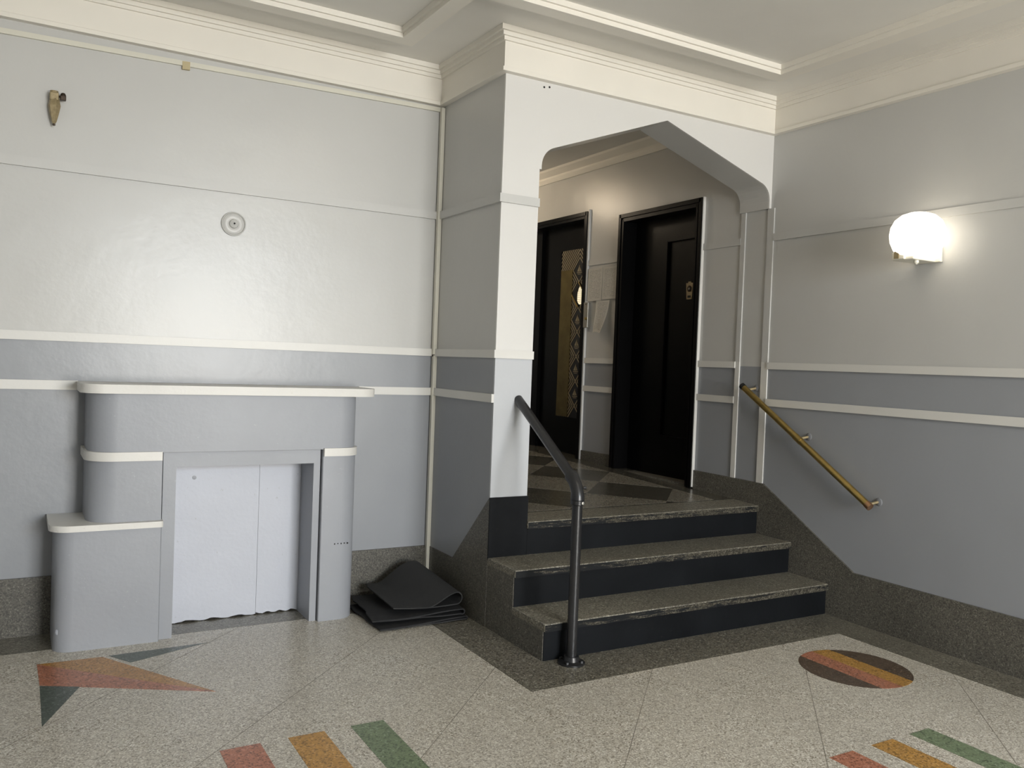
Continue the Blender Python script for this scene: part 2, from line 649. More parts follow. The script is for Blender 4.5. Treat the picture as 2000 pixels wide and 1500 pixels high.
# vertical jamb strips either side of the pilaster
for y0_, y1_ in ((-0.034, 0.016), (0.199, 0.236)):
    trim(B((-0.008, 0, y0_, y1_, 0.655, B1)), 'rail_white')
    trim(B((-0.008, 0, y0_, y1_, B1, 2.333)), 'rail_grey')
# painted fillets against the door casings
trim(B((-0.022, 0, 0.574, 0.581, 0.55, 2.490)), 'rail_white')
trim(B((-0.018, 0, 1.896, 1.912, 0.58, 2.585)), 'rail_grey')

# terrazzo bases
ZB = 0.269
struct('baseboard_back', B((XL, -W, D - 0.012, D, 0, ZB)), 'base')
struct('baseboard_return', PR([(D, 0.0), (D, ZB), (0.39, ZB), (0.0, 0.655), (0.0, 0.0)], 'X', -W - 0.004, -W), 'base')
struct('baseboard_right', PR([(YR, 0), (YR, ZB), (-0.714, ZB), (-0.043, 0.660), (0.572, 0.664), (0.572, 0.5), (0.0, 0.45), (-0.02, 0.0)],
                             'X', -0.012, 0), 'base')
struct('baseboard_landing', PR([(1.489, 0.5), (1.489, 0.66), (1.917, 0.655), (1.917, 0.5)], 'X', -0.012, 0), 'base')
struct('baseboard_hall', B((XO, XO + 0.012, 0.246, 4.6, 0.45, 0.67), (XO, 0, 4.588, 4.6, 0.5, 0.78)), 'base')
struct('baseboard_column', B((-W - 0.004, XO + 0.004, -0.008, 0.0, 0.34, 0.655)), 'black_riser')

# ------------------------------------------------------------------ floor inlays
def inlay(name, pts, mat, parent=None, z=0.0007, zf=None):
    bm = bmesh.new()
    if zf:
        va = [bm.verts.new((x, y, zf(y) + z)) for x, y in pts]
        vb = [bm.verts.new((x, y, zf(y) - 0.004)) for x, y in pts]
        bm.faces.new(va)
        bm.faces.new(vb)
        for i in range(len(pts)):
            j = (i + 1) % len(pts)
            bm.faces.new((va[i], va[j], vb[j], vb[i]))
    else:
        prism(bm, pts, 'Z', -0.004, z)
    return obj(name, bm, mat, parent or floor)


bw = 0.25
FX, FY = -W - 0.23, -0.543 - 0.28
inlay('border_strip', [(XL, D), (XL, D - bw), (FX, D - bw), (FX, D)], 'border')
inlay('border_strip', [(FX, D), (FX, FY), (-W, FY), (-W, D)], 'border')
inlay('border_strip', [(-W, FY), (-0.242, FY), (-0.242, -0.54), (-W, -0.54)], 'border')
inlay('border_strip', [(-0.242, -0.54), (-0.242, YR), (0, YR), (0, -0.54)], 'border')
inlay('border_strip', [(XL, YR), (XL, D - bw), (XL + bw, D - bw), (XL + bw, YR)], 'border')
# arrow by the fireplace
inlay('arrow_inlay', [(-3.85, 0.296), (-3.603, 0.288), (-3.245, -0.30)], 'tan')
inlay('arrow_inlay', [(-3.85, 0.296), (-3.245, -0.30), (-3.845, 0.04)], 'pink')
inlay('arrow_inlay', [(-3.578, 0.291), (-3.166, 0.301), (-3.504, 0.168)], 'teal')
inlay('arrow_inlay', [(-3.845, 0.036), (-3.708, -0.035), (-3.846, -0.377)], 'teal')
for x0, x1, mt in ((-3.335, -3.20, 'pink'), (-3.105, -2.975, 'gold'), (-2.878, -2.752, 'green')):
    inlay('bar_inlay', [(x0, -0.823), (x1, -0.823), (x1, -1.55), (x0, -1.55)], mt)
for x0, x1, mt in ((-1.467, -1.343, 'pink'), (-1.243, -1.121, 'gold'), (-1.023, -0.906, 'green')):
    inlay('bar_inlay', [(x0, -1.768), (x1, -1.768), (x1, -2.5), (x0, -2.5)], mt)


def clip_half(poly, a, b, c):
    """keep a*x + b*y <= c"""
    out = []
    for i, p in enumerate(poly):
        q = poly[(i + 1) % len(poly)]
        dp, dq = a * p[0] + b * p[1] - c, a * q[0] + b * q[1] - c
        if dp <= 0:
            out.append(p)
        if dp * dq < 0:
            t = dp / (dp - dq)
            out.append((p[0] + (q[0] - p[0]) * t, p[1] + (q[1] - p[1]) * t))
    return out


# striped disc near the right wall
cx, cy, cr = -0.605, -1.202, 0.245
disc = [(cx + cr * math.cos(2 * math.pi * k / 72), cy + cr * math.sin(2 * math.pi * k / 72)) for k in range(72)]
for lo, hi, mt in ((-1, -0.105, 'brown'), (-0.105, 0.0, 'pink'), (0.0, 0.10, 'gold'), (0.10, 1, 'brown')):
    p = clip_half(clip_half(disc, 1, 0, cx + hi), -1, 0, -(cx + lo))
    inlay('disc_inlay', p, mt)
# dividing joints on the diagonal
field = [(XL + bw, YR), (-0.242, YR), (-0.242, FY), (FX, FY), (FX, D - bw), (XL + bw, D - bw)]
for k in (1.2, 0.285, -0.655, -1.59, -2.523, -3.46):
    segs = [(-5, -0.242, FY if True else 0)]
    x1 = min(-0.242, (FY + k)) if (FY + k) > FX else min(FX, D - bw + k)
    x0 = max(XL + bw, YR + k)
    if k == 0.285:
        x1 = cx - 0.16
    if x1 > x0:
        w = 0.0009
        inlay('joint', [(x0 - w, x0 - k + w), (x0 + w, x0 - k - w), (x1 + w, x1 - k - w), (x1 - w, x1 - k + w)], 'joint', z=0.0004)

# ================================================================== STAIRS
st = thing('staircase', 'three dark terrazzo steps with black painted risers under the arched opening', 'stairs')
t1, t2 = -0.543, -0.269
r1, r2 = 0.172, 0.351
XE = -0.012


def tread(y0, y1, z, x0):
    o = obj('tread', B((x0, XE, y0 - 0.014, y1, z - 0.036, z), bevel=0.004), 'tread', st)
    obj('nosing_paint', B((x0 + 0.002, XE, y0 - 0.0155, y0 - 0.012, z - 0.036, z - 0.005)), 'nosing', o)
    return o


obj('riser', B((-W + 0.001, XE, t1, t1 + 0.02, 0.0, r1 - 0.034)), 'black_riser', st)
obj('riser', B((-W + 0.001, XE, t2, t2 + 0.02, r1 - 0.005, r2 - 0.034)), 'black_riser', st)
obj('riser', B((XO + 0.005, XE, -0.008, 0.0115, r2 - 0.005, H - 0.034)), 'black_riser', st)
tread(t1, t2 + 0.01, r1, -W - 0.004)
tread(t2, -0.008 + 0.01, r2, -W - 0.004)
o = obj('tread', B((XO, XE, -0.022, 0.0115, H - 0.036, H + 0.001), bevel=0.004), 'tread', st)
obj('nosing_paint', B((XO + 0.002, XE, -0.0235, -0.02, H - 0.036, H - 0.003)), 'nosing', o)
obj('step_side', PR([(t1 + 0.004, 0), (t1 + 0.004, r1 - 0.034), (t2 + 0.004, r1 - 0.034), (t2 + 0.004, r2 - 0.034), (0.0, r2 - 0.034), (0.0, 0)],
                    'X', -W - 0.002, -W + 0.05), 'base', st)

# landing floor, slab and diagonal chequer
bm = bmesh.new()
v = [bm.verts.new(p) for p in ((XO, 0.011, 0.2), (T, 0.011, 0.2), (T, 4.6, 0.2), (XO, 4.6, 0.2),
                               (XO, 0.011, lz(0.011)), (T, 0.011, lz(0.011)), (T, 4.6, lz(4.6)), (XO, 4.6, lz(4.6)))]
for f in ((0, 1, 2, 3), (4, 5, 6, 7), (0, 1, 5, 4), (1, 2, 6, 5), (2, 3, 7, 6), (3, 0, 4, 7)):
    bm.faces.new([v[i] for i in f])
landing = struct('floor_landing', bm, 'land_dark')
inlay('border_strip', [(XO, 0.0112), (XE, 0.0112), (XE, 0.19), (XO, 0.19)], 'tread', landing, 0.0007, lz)
rect = (-1.662, -0.155, 0.215, 4.4)
for i in range(-3, 8):
    for j in range(-3, 9):
        if (i + j) % 2 == 0:
            continue
        a0, a1 = -0.25 + 0.705 * i, 0.455 + 0.705 * i     # x + y
        b0, b1 = 0.76 + 0.70 * j, 1.46 + 0.70 * j         # y - x
        poly = [((a - b) / 2, (a + b) / 2) for a, b in ((a0, b0), (a1, b0), (a1, b1), (a0, b1))]
        for h in ((1, 0, rect[1]), (-1, 0, -rect[0]), (0, 1, rect[3]), (0, -1, -rect[2])):
            poly = clip_half(poly, *h) if poly else []
        if len(poly) > 2:
            inlay('chequer_panel', poly, 'land_lite', landing, 0.0007, lz)

# ================================================================== FIREPLACE
fp = thing('fireplace', 'grey painted mock fireplace with white mantel shelf and stepped left side', 'fireplace')
YF = 0.405
BX0, BX1 = -3.668, -2.425
obj('mantel_breast', PR(fillet([(BX0, D), (BX0, YF), (BX1, YF), (BX1, D)], [0, 0.115, 0.10, 0]), 'Z', 0.868, 1.137), 'grey_paint', fp, True)
obj('pier', PR(fillet([(BX0, D), (BX0, YF + 0.008), (-3.364, YF + 0.008), (-3.364, D)], [0, 0.115, 0, 0]), 'Z', 0.55, 0.869), 'grey_paint', fp, True)
obj('pier', PR(fillet([(-2.617, D), (-2.617, YF), (BX1 + 0.003, YF), (BX1 + 0.003, D)], [0, 0.006, 0.09, 0]), 'Z', 0.0, 0.869), 'grey_paint', fp, True)
obj('side_block', PR(fillet([(-3.79, D), (-3.79, YF - 0.002), (-3.362, YF - 0.002), (-3.362, D)], [0, 0.075, 0.005, 0]), 'Z', 0.0, 0.536), 'grey_paint', fp, True)
bm = PR(fillet([(-3.815, D), (-3.815, YF - 0.024), (-3.357, YF - 0.024), (-3.357, D)], [0, 0.085, 0.012, 0]), 'Z', 0.530, 0.557)
obj('side_ledge', bm, 'shelf_white', fp, True)
bm = PR(fillet([(-3.705, D), (-3.705, YF - 0.026), (-2.338, YF - 0.026), (-2.338, D)], [0, 0.09, 0.09, 0]), 'Z', 1.134, 1.174)
obj('mantel_shelf', bm, 'shelf_white', fp, True)
obj('band', PR(fillet([(BX0 - 0.014, D), (BX0 - 0.014, YF - 0.012), (-3.366, YF - 0.012), (-3.366, D)], [0, 0.12, 0.003, 0]), 'Z', 0.832, 0.872), 'shelf_white', fp, True)
obj('band', PR(fillet([(-2.614, D), (-2.614, YF - 0.012), (BX1 + 0.010, YF - 0.012), (BX1 + 0.010, D)], [0, 0.003, 0.10, 0]), 'Z', 0.834, 0.874), 'shelf_white', fp, True)
# frame round the firebox and its lining
FY0 = YF + 0.024
fr = [(-3.3585, 0), (-3.3585, 0.865), (-2.622, 0.865), (-2.622, 0), (-2.655, 0), (-2.655, 0.797), (-3.302, 0.797), (-3.302, 0)]
obj('firebox_frame', PR(fr, 'Y', FY0, 0.66), 'grey_paint', fp)
bm = bmesh.new()
# closing board with a ragged lower edge, two sheets meeting at a seam
def board(x0, x1, yf):
    n = 26
    pts = [(x0, 0.80), (x1, 0.80)]
    for k in range(n + 1):
        x = x1 + (x0 - x1) * k / n
        pts.append((x, 0.006 + 0.004 * math.sin(k * 0.9 + x) + random.uniform(0, 0.003)))
    return PR(pts, 'Y', yf, 0.665)


obj('closing_board', board(-3.31, -2.8695, 0.640), 'panel_paint', fp)
obj('closing_board', board(-2.868, -2.645, 0.6405), 'panel_paint', fp)
obj('screw', lathe([(0, 0.004), (0.010, 0.003), (0.010, 0)], (-3.185, 0.640, 0.715), (0, -1, 0), 12), 'grey_paint', fp)
for k in range(5):
    obj('scuff', B((-2.545 + k * 0.017, -2.539 + k * 0.017, YF - 0.0006, YF + 0.002, 0.384 + 0.002 * (k % 2), 0.391)), 'black', fp)
obj('chip', lathe([(0, 0.006), (0.020, 0.004), (0.028, 0)], (-3.755, YF + 0.02, 0.085), (-0.5, -1, 0), 10), 'panel_paint', fp)

# ================================================================== RUBBER MATS
def mat_sheet(profile_fn, nt, thick, frame, fringe=0.0):
    """sheet given by a profile in (x,z) at each t along y"""
    rows = []
    for it in range(nt + 1):
        t = it / nt
        rows.append(profile_fn(t))
    bm = bmesh.new()
    V = [[bm.verts.new(p) for p in r] for r in rows]
    for a, b in zip(V, V[1:]):
        for k in range(len(a) - 1):
            bm.faces.new((a[k], a[k + 1], b[k + 1], b[k]))
    bmesh.ops.recalc_face_normals(bm, faces=bm.faces[:])
    bmesh.ops.solidify(bm, geom=bm.faces[:], thickness=thick)
    return bm


def rot(p, c, a):
    s, k = math.sin(a), math.cos(a)
    x, y = p[0] - c[0], p[1] - c[1]
    return (c[0] + x * k - y * s, c[1] + x * s + y * k, p[2])


def folded(x0, x1, y0, y1, zb, r, ang, lift=0.0, skew=0.0, wob=0.004, seed=1, left2=0.0):
    """mat folded once on its right side; returns a profile function"""
    rnd = random.Random(seed)
    ph = [rnd.uniform(0, 6) for _ in range(4)]
    c = ((x0 + x1) / 2, (y0 + y1) / 2)

    def fn(t):
        rr = r * (1 + lift * t)
        y = y0 + (y1 - y0) * t
        e = wob * math.sin(9 * t + ph[0]) + wob * 0.6 * math.sin(23 * t + ph[1])
        xr = x1 - rr + skew * t
        pts = []
        n = 14
        for k in range(n + 1):
            u = k / n
            x = x0 + e + (xr - x0) * u
            pts.append((x, y, zb + 0.003 * math.sin(6 * u + ph[2]) ** 2))
        for k in range(1, 12):
            a = -math.pi / 2 + math.pi * k / 12
            pts.append((xr + rr * math.cos(a), y, zb + rr + rr * math.sin(a)))
        xl = x0 + left2 - e * 1.4
        for k in range(n + 1):
            u = k / n
            x = xr + (xl - xr) * u
            s = 1 - (1 - math.cos(math.pi * min(1, u * 1.25))) / 2
            pts.append((x, y, zb + 0.009 + (2 * rr - 0.009) * s))
        return [rot(p, c, ang) for p in pts]
    return fn


G = 'folded rubber mats piled in the corner'
o = obj('rubber_mat', mat_sheet(folded(-2.395, -1.915, 0.125, 0.58, 0.006, 0.010, 0.02, 0.1, 0, 0.005, 3), 10, 0.006, None), 'rubber_back', None, True)
tag(o, 'black rubber mat folded flat on the terrazzo, lowest of the pile', 'mat', G)
o = obj('rubber_mat', mat_sheet(folded(-2.385, -1.905, 0.15, 0.62, 0.034, 0.016, -0.10, 0.2, 0, 0.007, 5, 0.02), 10, 0.006, None), 'rubber_back', None, True)
tag(o, 'thin black mat with frayed edges, squeezed in the middle of the folded pile', 'mat', G)


def top_fn(t):
    # front edge (t=0) lies low, the back is pushed up against the wall base
    pts = []
    ya, yb = 0.165, 0.60
    n = 16
    r = 0.034 + 0.026 * t
    xr = -1.945 - 0.045 * t - r * 0.5
    zb = 0.078 + 0.018 * t
    for k in range(n + 1):
        u = k / n
        x = -2.29 + (xr + 2.29) * u
        pts.append((x, ya + (yb - ya) * t + 0.05 * (1 - u) * (1 - t), zb - 0.008 * (1 - t) * math.sin(math.pi * u)))
    for k in range(1, 14):
        a = -math.pi / 2 + math.pi * k / 14
        pts.append((xr + r * math.cos(a), ya + (yb - ya) * t, zb + r + r * math.sin(a)))
    xl = -2.24 - 0.045 * t
    zl = 0.083 + 0.022 * t
    for k in range(n + 1):
        u = k / n
        x = xr + (xl - xr) * u
        s = math.cos(math.pi / 2 * min(1, u * (1.7 - 0.35 * t))) ** 1.3 if u * (1.7 - 0.35 * t) < 1 else 0
        z = zl + (zb + 2 * r - zl) * s
        y = ya + (yb - ya) * t + (0.10 * u ** 3) * (1 - t) + 0.03 * u * t
        y -= 0.025 * math.sin(math.pi * u) * (1 - t)
        pts.append((x, y, z))
    return pts


bm = mat_sheet(top_fn, 14, 0.006, None)
o = obj('rubber_mat', bm, 'rubber', None, True)
tag(o, 'smooth charcoal rubber mat curled over in a loop, topmost of the folded pile', 'mat', G)

# ================================================================== BLACK PIPE RAILING
pr_ = thing('pipe_railing', 'black iron pipe handrail running from the column to a post before the steps', 'railing')
PXp, PYp = -1.772, -0.612
obj('post', TB([(PXp, PYp, 0.012), (PXp, PYp, 0.715)], 0.0235, 20), 'black_pipe', pr_, True)
col = obj('collar', lathe([(0.026, 0), (0.031, 0.004), (0.031, 0.022), (0.026, 0.026)], (PXp, PYp, 0.712), (0, 0, 1), 20), 'black_pipe', pr_, True)
end = Vector((-1.735, 0.004, 1.152))
elb = []
st0 = Vector((PXp, PYp, 0.735))
kn = Vector((PXp, PYp, 0.800))
dirr = (end - kn).normalized()
for k in range(9):
    u = k / 8
    a = st0.lerp(kn, u)
    b = kn.lerp(kn + dirr * 0.075, u)
    elb.append(a.lerp(b, u))
obj('elbow', TB(elb, [0.031, 0.031] + [0.029] * 5 + [0.031, 0.031], 20), 'black_pipe', pr_, True)
obj('screw', lathe([(0.007, 0), (0.007, 0.006), (0, 0.007)], (PXp + 0.006, PYp - 0.030, 0.725), (0, -1, 0), 10), 'steel', pr_)
obj('screw', lathe([(0.008, 0), (0.008, 0.012), (0, 0.013)], (PXp + 0.026, PYp - 0.006, 0.790), (1, -0.5, 0), 10), 'black_pipe', pr_)
obj('handrail', TB([kn + dirr * 0.06, end], 0.0235, 20), 'black_pipe', pr_, True)
fl = obj('floor_flange', lathe([(0.0, 0.0), (0.062, 0.0), (0.062, 0.008), (0.038, 0.014), (0.034, 0.034), (0.0, 0.036)], (PXp, PYp, 0.0), (0, 0, 1), 24), 'black_pipe', pr_, True)
for k in range(4):
    a = 0.6 + k * math.pi / 2
    obj('bolt', lathe([(0.009, 0), (0.009, 0.012), (0, 0.014)], (PXp + 0.049 * math.cos(a), PYp + 0.049 * math.sin(a), 0.007), (0, 0, 1), 6), 'black_pipe', pr_)

# ================================================================== BRASS HANDRAIL
br = thing('brass_handrail', 'sloping brass tube handrail bracketed to the grey wall beside the steps', 'handrail')
a = Vector((-0.070, 0.098, 1.243))
b = Vector((-0.070, -0.838, 0.655))
d = (b - a).normalized()
obj('tube', TB([a, b], 0.0185, 20), 'brass', br, True)
obj('sleeve', TB([a.lerp(b, 0.455), a.lerp(b, 0.50)], 0.0205, 20), 'brass', br, True)
obj('end_cap', TB([a - d * 0.012, a + d * 0.012], 0.0198, 20), 'black', br, True, None, 'blackened open end of the tube')
obj('end_cap', TB([b - d * 0.02, b + d * 0.008], 0.0205, 20), 'copper', br, True, None, 'reddish copper end cap')
for u in (0.03, 0.475, 0.985):
    p = a.lerp(b, u)
    bk = obj('bracket', TB([p + Vector((0.005, 0, -0.004)), p + Vector((0.03, -0.008, 0.004)), (0.0, p.y - 0.018, p.z + 0.012)], 0.0075, 12), 'old_brass', br, True)
    obj('rosette', lathe([(0.0, 0.0), (0.022, 0.0), (0.020, 0.004), (0.010, 0.008), (0.0, 0.008)], (0.0, p.y - 0.018, p.z + 0.012), (-1, 0, 0), 16), 'flat_grey', bk, True)

# ================================================================== WALL LAMPS AND PLATES
sc = thing('wall_lamp', 'lit round opal glass wall lamp on the grey wall above the brass handrail', 'lamp')
SY, SZ = -1.084, 2.040
SX = -0.135
gp = [(0.062, -0.108), (0.080, -0.101), (0.108, -0.076), (0.125, -0.036), (0.129, 0.0), (0.124, 0.036), (0.107, 0.070), (0.077, 0.095), (0.040, 0.108), (0.0, 0.112)]
obj('shade', lathe([(0.0, -0.108)] + gp, (SX, SY, SZ), (0, 0, 1), 36), 'globe', sc, True)
obj('backplate', B((-0.018, 0.0, SY - 0.05, SY + 0.10, SZ - 0.125, SZ - 0.05), bevel=0.004), 'enamel', sc)
obj('holder', B((-0.19, -0.014, SY - 0.022, SY + 0.095, SZ - 0.124, SZ - 0.106), bevel=0.005), 'enamel', sc)
obj('holder_tongue', B((-0.205, -0.188, SY + 0.02, SY + 0.088, SZ - 0.122, SZ - 0.086), bevel=0.004), 'enamel', sc)
obj('switch_slot', PR(fillet([(SY + 0.045, SZ - 0.118), (SY + 0.045, SZ - 0.078), (SY + 0.071, SZ - 0.078), (SY + 0.071, SZ - 0.118)], [0, 0.0128, 0.0128, 0]), 'X', -0.211, -0.204), 'old_brass', sc)
obj('finial', lathe([(0.012, 0), (0.012, 0.012), (0.004, 0.02), (0, 0.02)], (SX, SY, SZ - 0.124), (0, 0, -1), 14), 'enamel', sc)

ob = thing('broken_wall_lamp', 'tarnished brass stub of an old wall lamp high above the fireplace', 'lamp')
LX, LY = -3.825, D
obj('pendant_body', lathe([(0.004, 0.0), (0.011, 0.012), (0.021, 0.055), (0.026, 0.082), (0.020, 0.112), (0.016, 0.118)], (LX, LY - 0.034, 2.336), (0, 0, 1), 6), 'old_brass', ob)
obj('cup', B((LX - 0.020, LX + 0.016, LY - 0.052, LY - 0.016, 2.442, 2.476), bevel=0.004), 'old_brass', ob)
obj('cup_rim', lathe([(0.017, 0), (0.017, 0.010), (0.012, 0.010), (0.012, 0.004)], (LX - 0.002, LY - 0.034, 2.474), (0, 0, 1), 14), 'old_brass', ob)
obj('wall_arm', B((LX - 0.010, LX + 0.010, LY - 0.03, LY, 2.38, 2.46)), 'old_brass', ob)
kb = obj('thumb_knob', B((LX + 0.022, LX + 0.046, LY - 0.05, LY - 0.028, 2.446, 2.468), bevel=0.003), 'bronze', ob)
obj('knob_ball', lathe([(0, -0.011), (0.008, -0.008), (0.0115, 0), (0.008, 0.008), (0, 0.011)], (LX + 0.034, LY - 0.039, 2.471), (0, 0, 1), 12), 'bronze', kb, True)
obj('knob_stem', TB([(LX + 0.012, LY - 0.036, 2.462), (LX + 0.026, LY - 0.038, 2.462)], 0.005, 8), 'bronze', ob)
obj('tip_screw', lathe([(0, 0), (0.006, 0.002), (0.006, 0.01), (0, 0.012)], (LX, LY - 0.034, 2.328), (0, 0, 1), 10), 'bronze', ob)

es = thing('wall_cover_plate', 'round grey painted cover plate with a small central hole above the fireplace', 'plate')
c0 = (-3.018, D, 1.982)
obj('disc', lathe([(0.0, 0.006), (0.020, 0.006), (0.026, 0.010), (0.046, 0.010), (0.052, 0.006), (0.055, 0.013), (0.060, 0.011), (0.061, 0.0)], c0, (0, -1, 0), 40), 'rail_grey', es, True)
obj('nozzle', lathe([(0.024, 0.008), (0.020, 0.018), (0.010, 0.022), (0.006, 0.026), (0.0, 0.026)], c0, (0, -1, 0), 24), 'rail_grey', es, True)
obj('hole', lathe([(0.0048, 0.0255), (0.0048, 0.0268), (0, 0.0268)], c0, (0, -1, 0), 14), 'black', es)

hp = thing('screw_holes', 'pair of small dark screw holes in the white plaster under the cornice', 'holes')
for x, z in ((-1.654, 2.746), (-1.622, 2.752)):
    obj('hole', lathe([(0.0055, 0.0), (0.0055, 0.0012), (0, 0.0012)], (x, 0.0, z), (0, -1, 0), 12), 'black', hp)

# cable raceways
rc = thing('cable_raceway', 'cream cable raceway running level under the cornice above the fireplace', 'cable raceway')
pts = [(XL, 2.684), (XL, 2.708), (-W - 0.004, 2.767), (-W - 0.004, 2.743)]
pts = [(-4.95, 2.6875), (-4.95, 2.711), (-W - 0.004, 2.766), (-W - 0.004, 2.743)]
obj('channel', PR(pts, 'Y', D - 0.014, D), 'raceway', rc)
obj('joint_tape', PR([(-3.283, 2.700), (-3.283, 2.738), (-3.248, 2.740), (-3.248, 2.702)], 'Y', D - 0.0165, D - 0.001), 'tape', rc, False, None, 'tan tape over the raceway joint')
rv = thing('cable_raceway', 'narrow cream cable raceway standing upright in the corner from floor to cornice', 'cable raceway')
obj('channel', B((-1.904, -1.881, D - 0.038, D - 0.0125, 1.366, 2.762), bevel=0.002), 'raceway', rv)
obj('channel', B((-1.901, -1.878, D - 0.037, D - 0.0115, 0.012, 1.362), bevel=0.002), 'raceway', rv)
obj('joint_gap', B((-1.902, -1.882, D - 0.034, D - 0.014, 1.355, 1.372)), 'bronze', rv)

# ================================================================== LANDING DOORS
def casing(parent, y0, y1, ztop, ybot0, steps):
    """stepped black casing round an opening: list of (outset from opening, width, proud)"""
    bm = bmesh.new()
    for o_, w_, p_ in steps:
        for s in (0, 1):
            ya, yb = (y0 - o_, y0 - o_ + w_) if s == 0 else (y1 + o_ - w_, y1 + o_)
            box(bm, -p_, 0.12, ya, yb, ybot0, ztop + o_)
        box(bm, -p_, 0.12, y0 - o_ + w_ * 0.5, y1 + o_ - w_ * 0.5, ztop + o_ - w_, ztop + o_)
    return obj('casing', bm, 'black_door', parent)


door = bpy.data.objects.new('door_1', None)
COL.objects.link(door)
door['kind'] = 'structure'
casing(door, DY0, DY1, DZ, 0.535, [(0.054, 0.028, 0.030), (0.028, 0.018, 0.020), (0.012, 0.016, 0.026)])
LXF = 0.10
# leaf: stiles and rails round a sunk panel
py0, py1, pz0, pz1 = 0.66, 1.068, 0.842, 2.262
bm = bmesh.new()
box(bm, LXF, LXF + 0.04, DY0, py0, 0.56, DZ)
box(bm, LXF, LXF + 0.04, py1, DY1 + 0.06, 0.56, DZ)
box(bm, LXF, LXF + 0.04, py0, py1, 0.56, pz0)
box(bm, LXF, LXF + 0.04, py0, py1, pz1, DZ + 0.05)
obj('door_leaf', bm, 'black_door', door)
obj('door_panel', B((LXF + 0.016, LXF + 0.03, py0, py1, pz0, pz1)), 'black_door', door)
bm = bmesh.new()
for q in ((py0, py0 + 0.012, pz0, pz1), (py1 - 0.012, py1, pz0, pz1), (py0, py1, pz0, pz0 + 0.012), (py0, py1, pz1 - 0.012, pz1)):
    box(bm, LXF - 0.006, LXF + 0.016, *q)
bmesh.ops.bevel(bm, geom=bm.edges[:], offset=0.003, segments=2, affect='EDGES')
obj('panel_moulding', bm, 'black_door', door)
obj('threshold', B((-0.004, 0.13, DY0 - 0.03, DY1 + 0.03, 0.50, 0.562)), 'base', door)
# keystone shaped knocker with a viewer
ky, kz = 0.822, 1.890
kx = LXF + 0.016
o1 = [(ky - 0.036, kz + 0.052), (ky - 0.014, kz + 0.052), (ky - 0.014, kz + 0.062), (ky + 0.014, kz + 0.062), (ky + 0.014, kz + 0.052),
      (ky + 0.036, kz + 0.052), (ky + 0.026, kz - 0.062), (ky - 0.026, kz - 0.062)]
kn_ = obj('door_knocker', PR(o1, 'X', kx - 0.008, kx), 'old_brass', door, False, None, 'keystone shaped brass knocker with a round viewer')
obj('viewer', lathe([(0.022, 0.0), (0.022, 0.006), (0.015, 0.012), (0.008, 0.012), (0.0, 0.010)], (kx - 0.006, ky, kz + 0.012), (-1, 0, 0), 20), 'bronze', kn_, True)
obj('viewer_lens', lathe([(0.007, 0.0), (0.005, 0.003), (0, 0.004)], (kx - 0.018, ky - 0.008, kz + 0.010), (-1, 0, 0), 12), 'steel', kn_, True)
obj('slot', B((kx - 0.0095, kx - 0.007, ky - 0.016, ky + 0.016, kz - 0.052, kz - 0.036)), 'black', kn_)
obj('lock_cylinder', lathe([(0.008, 0), (0.008, 0.006), (0, 0.008)], (LXF, 0.735, 1.68), (-1, 0, 0), 12), 'steel', door, True)

# elevator
ele = bpy.data.objects.new('door_2', None)
COL.objects.link(ele)
ele['kind'] = 'structure'
casing(ele, EY0, EY1, EZ, 0.55, [(0.050, 0.030, 0.026), (0.022, 0.024, 0.016)])
EXF = 0.10
yc = 2.180
pw, pz0, pz1 = 0.272, 0.893, 2.312
obj('door_leaf', B((EXF, EXF + 0.04, EY0, yc - pw, 0.575, EZ), (EXF, EXF + 0.04, yc + pw, 2.72, 0.575, EZ),
                   (EXF, EXF + 0.04, yc - pw, yc + pw, 0.575, pz0), (EXF, EXF + 0.04, yc - pw, yc + pw, pz1, EZ)), 'black_door', ele)
obj('jamb_board', B((EXF - 0.035, EXF + 0.04, 2.722, EY1, 0.575, EZ)), 'black_door', ele)
obj('threshold', B((-0.004, 0.13, EY0, EY1, 0.5, 0.580)), 'base', ele)
pan = obj('etched_panel', B((EXF + 0.006, EXF + 0.03, yc - pw, yc + pw, pz0, pz1)), 'glassblack', ele)
# brass line pattern: chain of diamonds with parallel zigzags
PER, HW = 0.2075, 0.095
ZT = 2.0325                        # crossing at the top of the window diamond
bm = bmesh.new()
xs0, xs1 = EXF + 0.003, EXF + 0.0065


def bar(p, q, w):
    p, q = Vector(p), Vector(q)
    d_ = (q - p)
    if d_.length < 1e-4:
        return
    d_.normalize()
    n_ = Vector((-d_.y, d_.x)) * w / 2
    prism(bm, [tuple(p + n_), tuple(q + n_), tuple(q - n_), tuple(p - n_)], 'X', xs0, xs1)


def bar_clip(p, q, w, ylo, yhi, zlo, zhi):
    (ya, za), (yb, zb) = p, q
    t0, t1_ = 0.0, 1.0
    for dlt, lo, hi, s in ((yb - ya, ylo, yhi, ya), (zb - za, zlo, zhi, za)):
        if abs(dlt) < 1e-9:
            if s < lo or s > hi:
                return
            continue
        u0, u1 = (lo - s) / dlt, (hi - s) / dlt
        if u0 > u1:
            u0, u1 = u1, u0
        t0, t1_ = max(t0, u0), min(t1_, u1)
    if t1_ - t0 < 1e-3:
        return
    bar((ya + (yb - ya) * t0, za + (zb - za) * t0), (ya + (yb - ya) * t1_, za + (zb - za) * t1_), w)


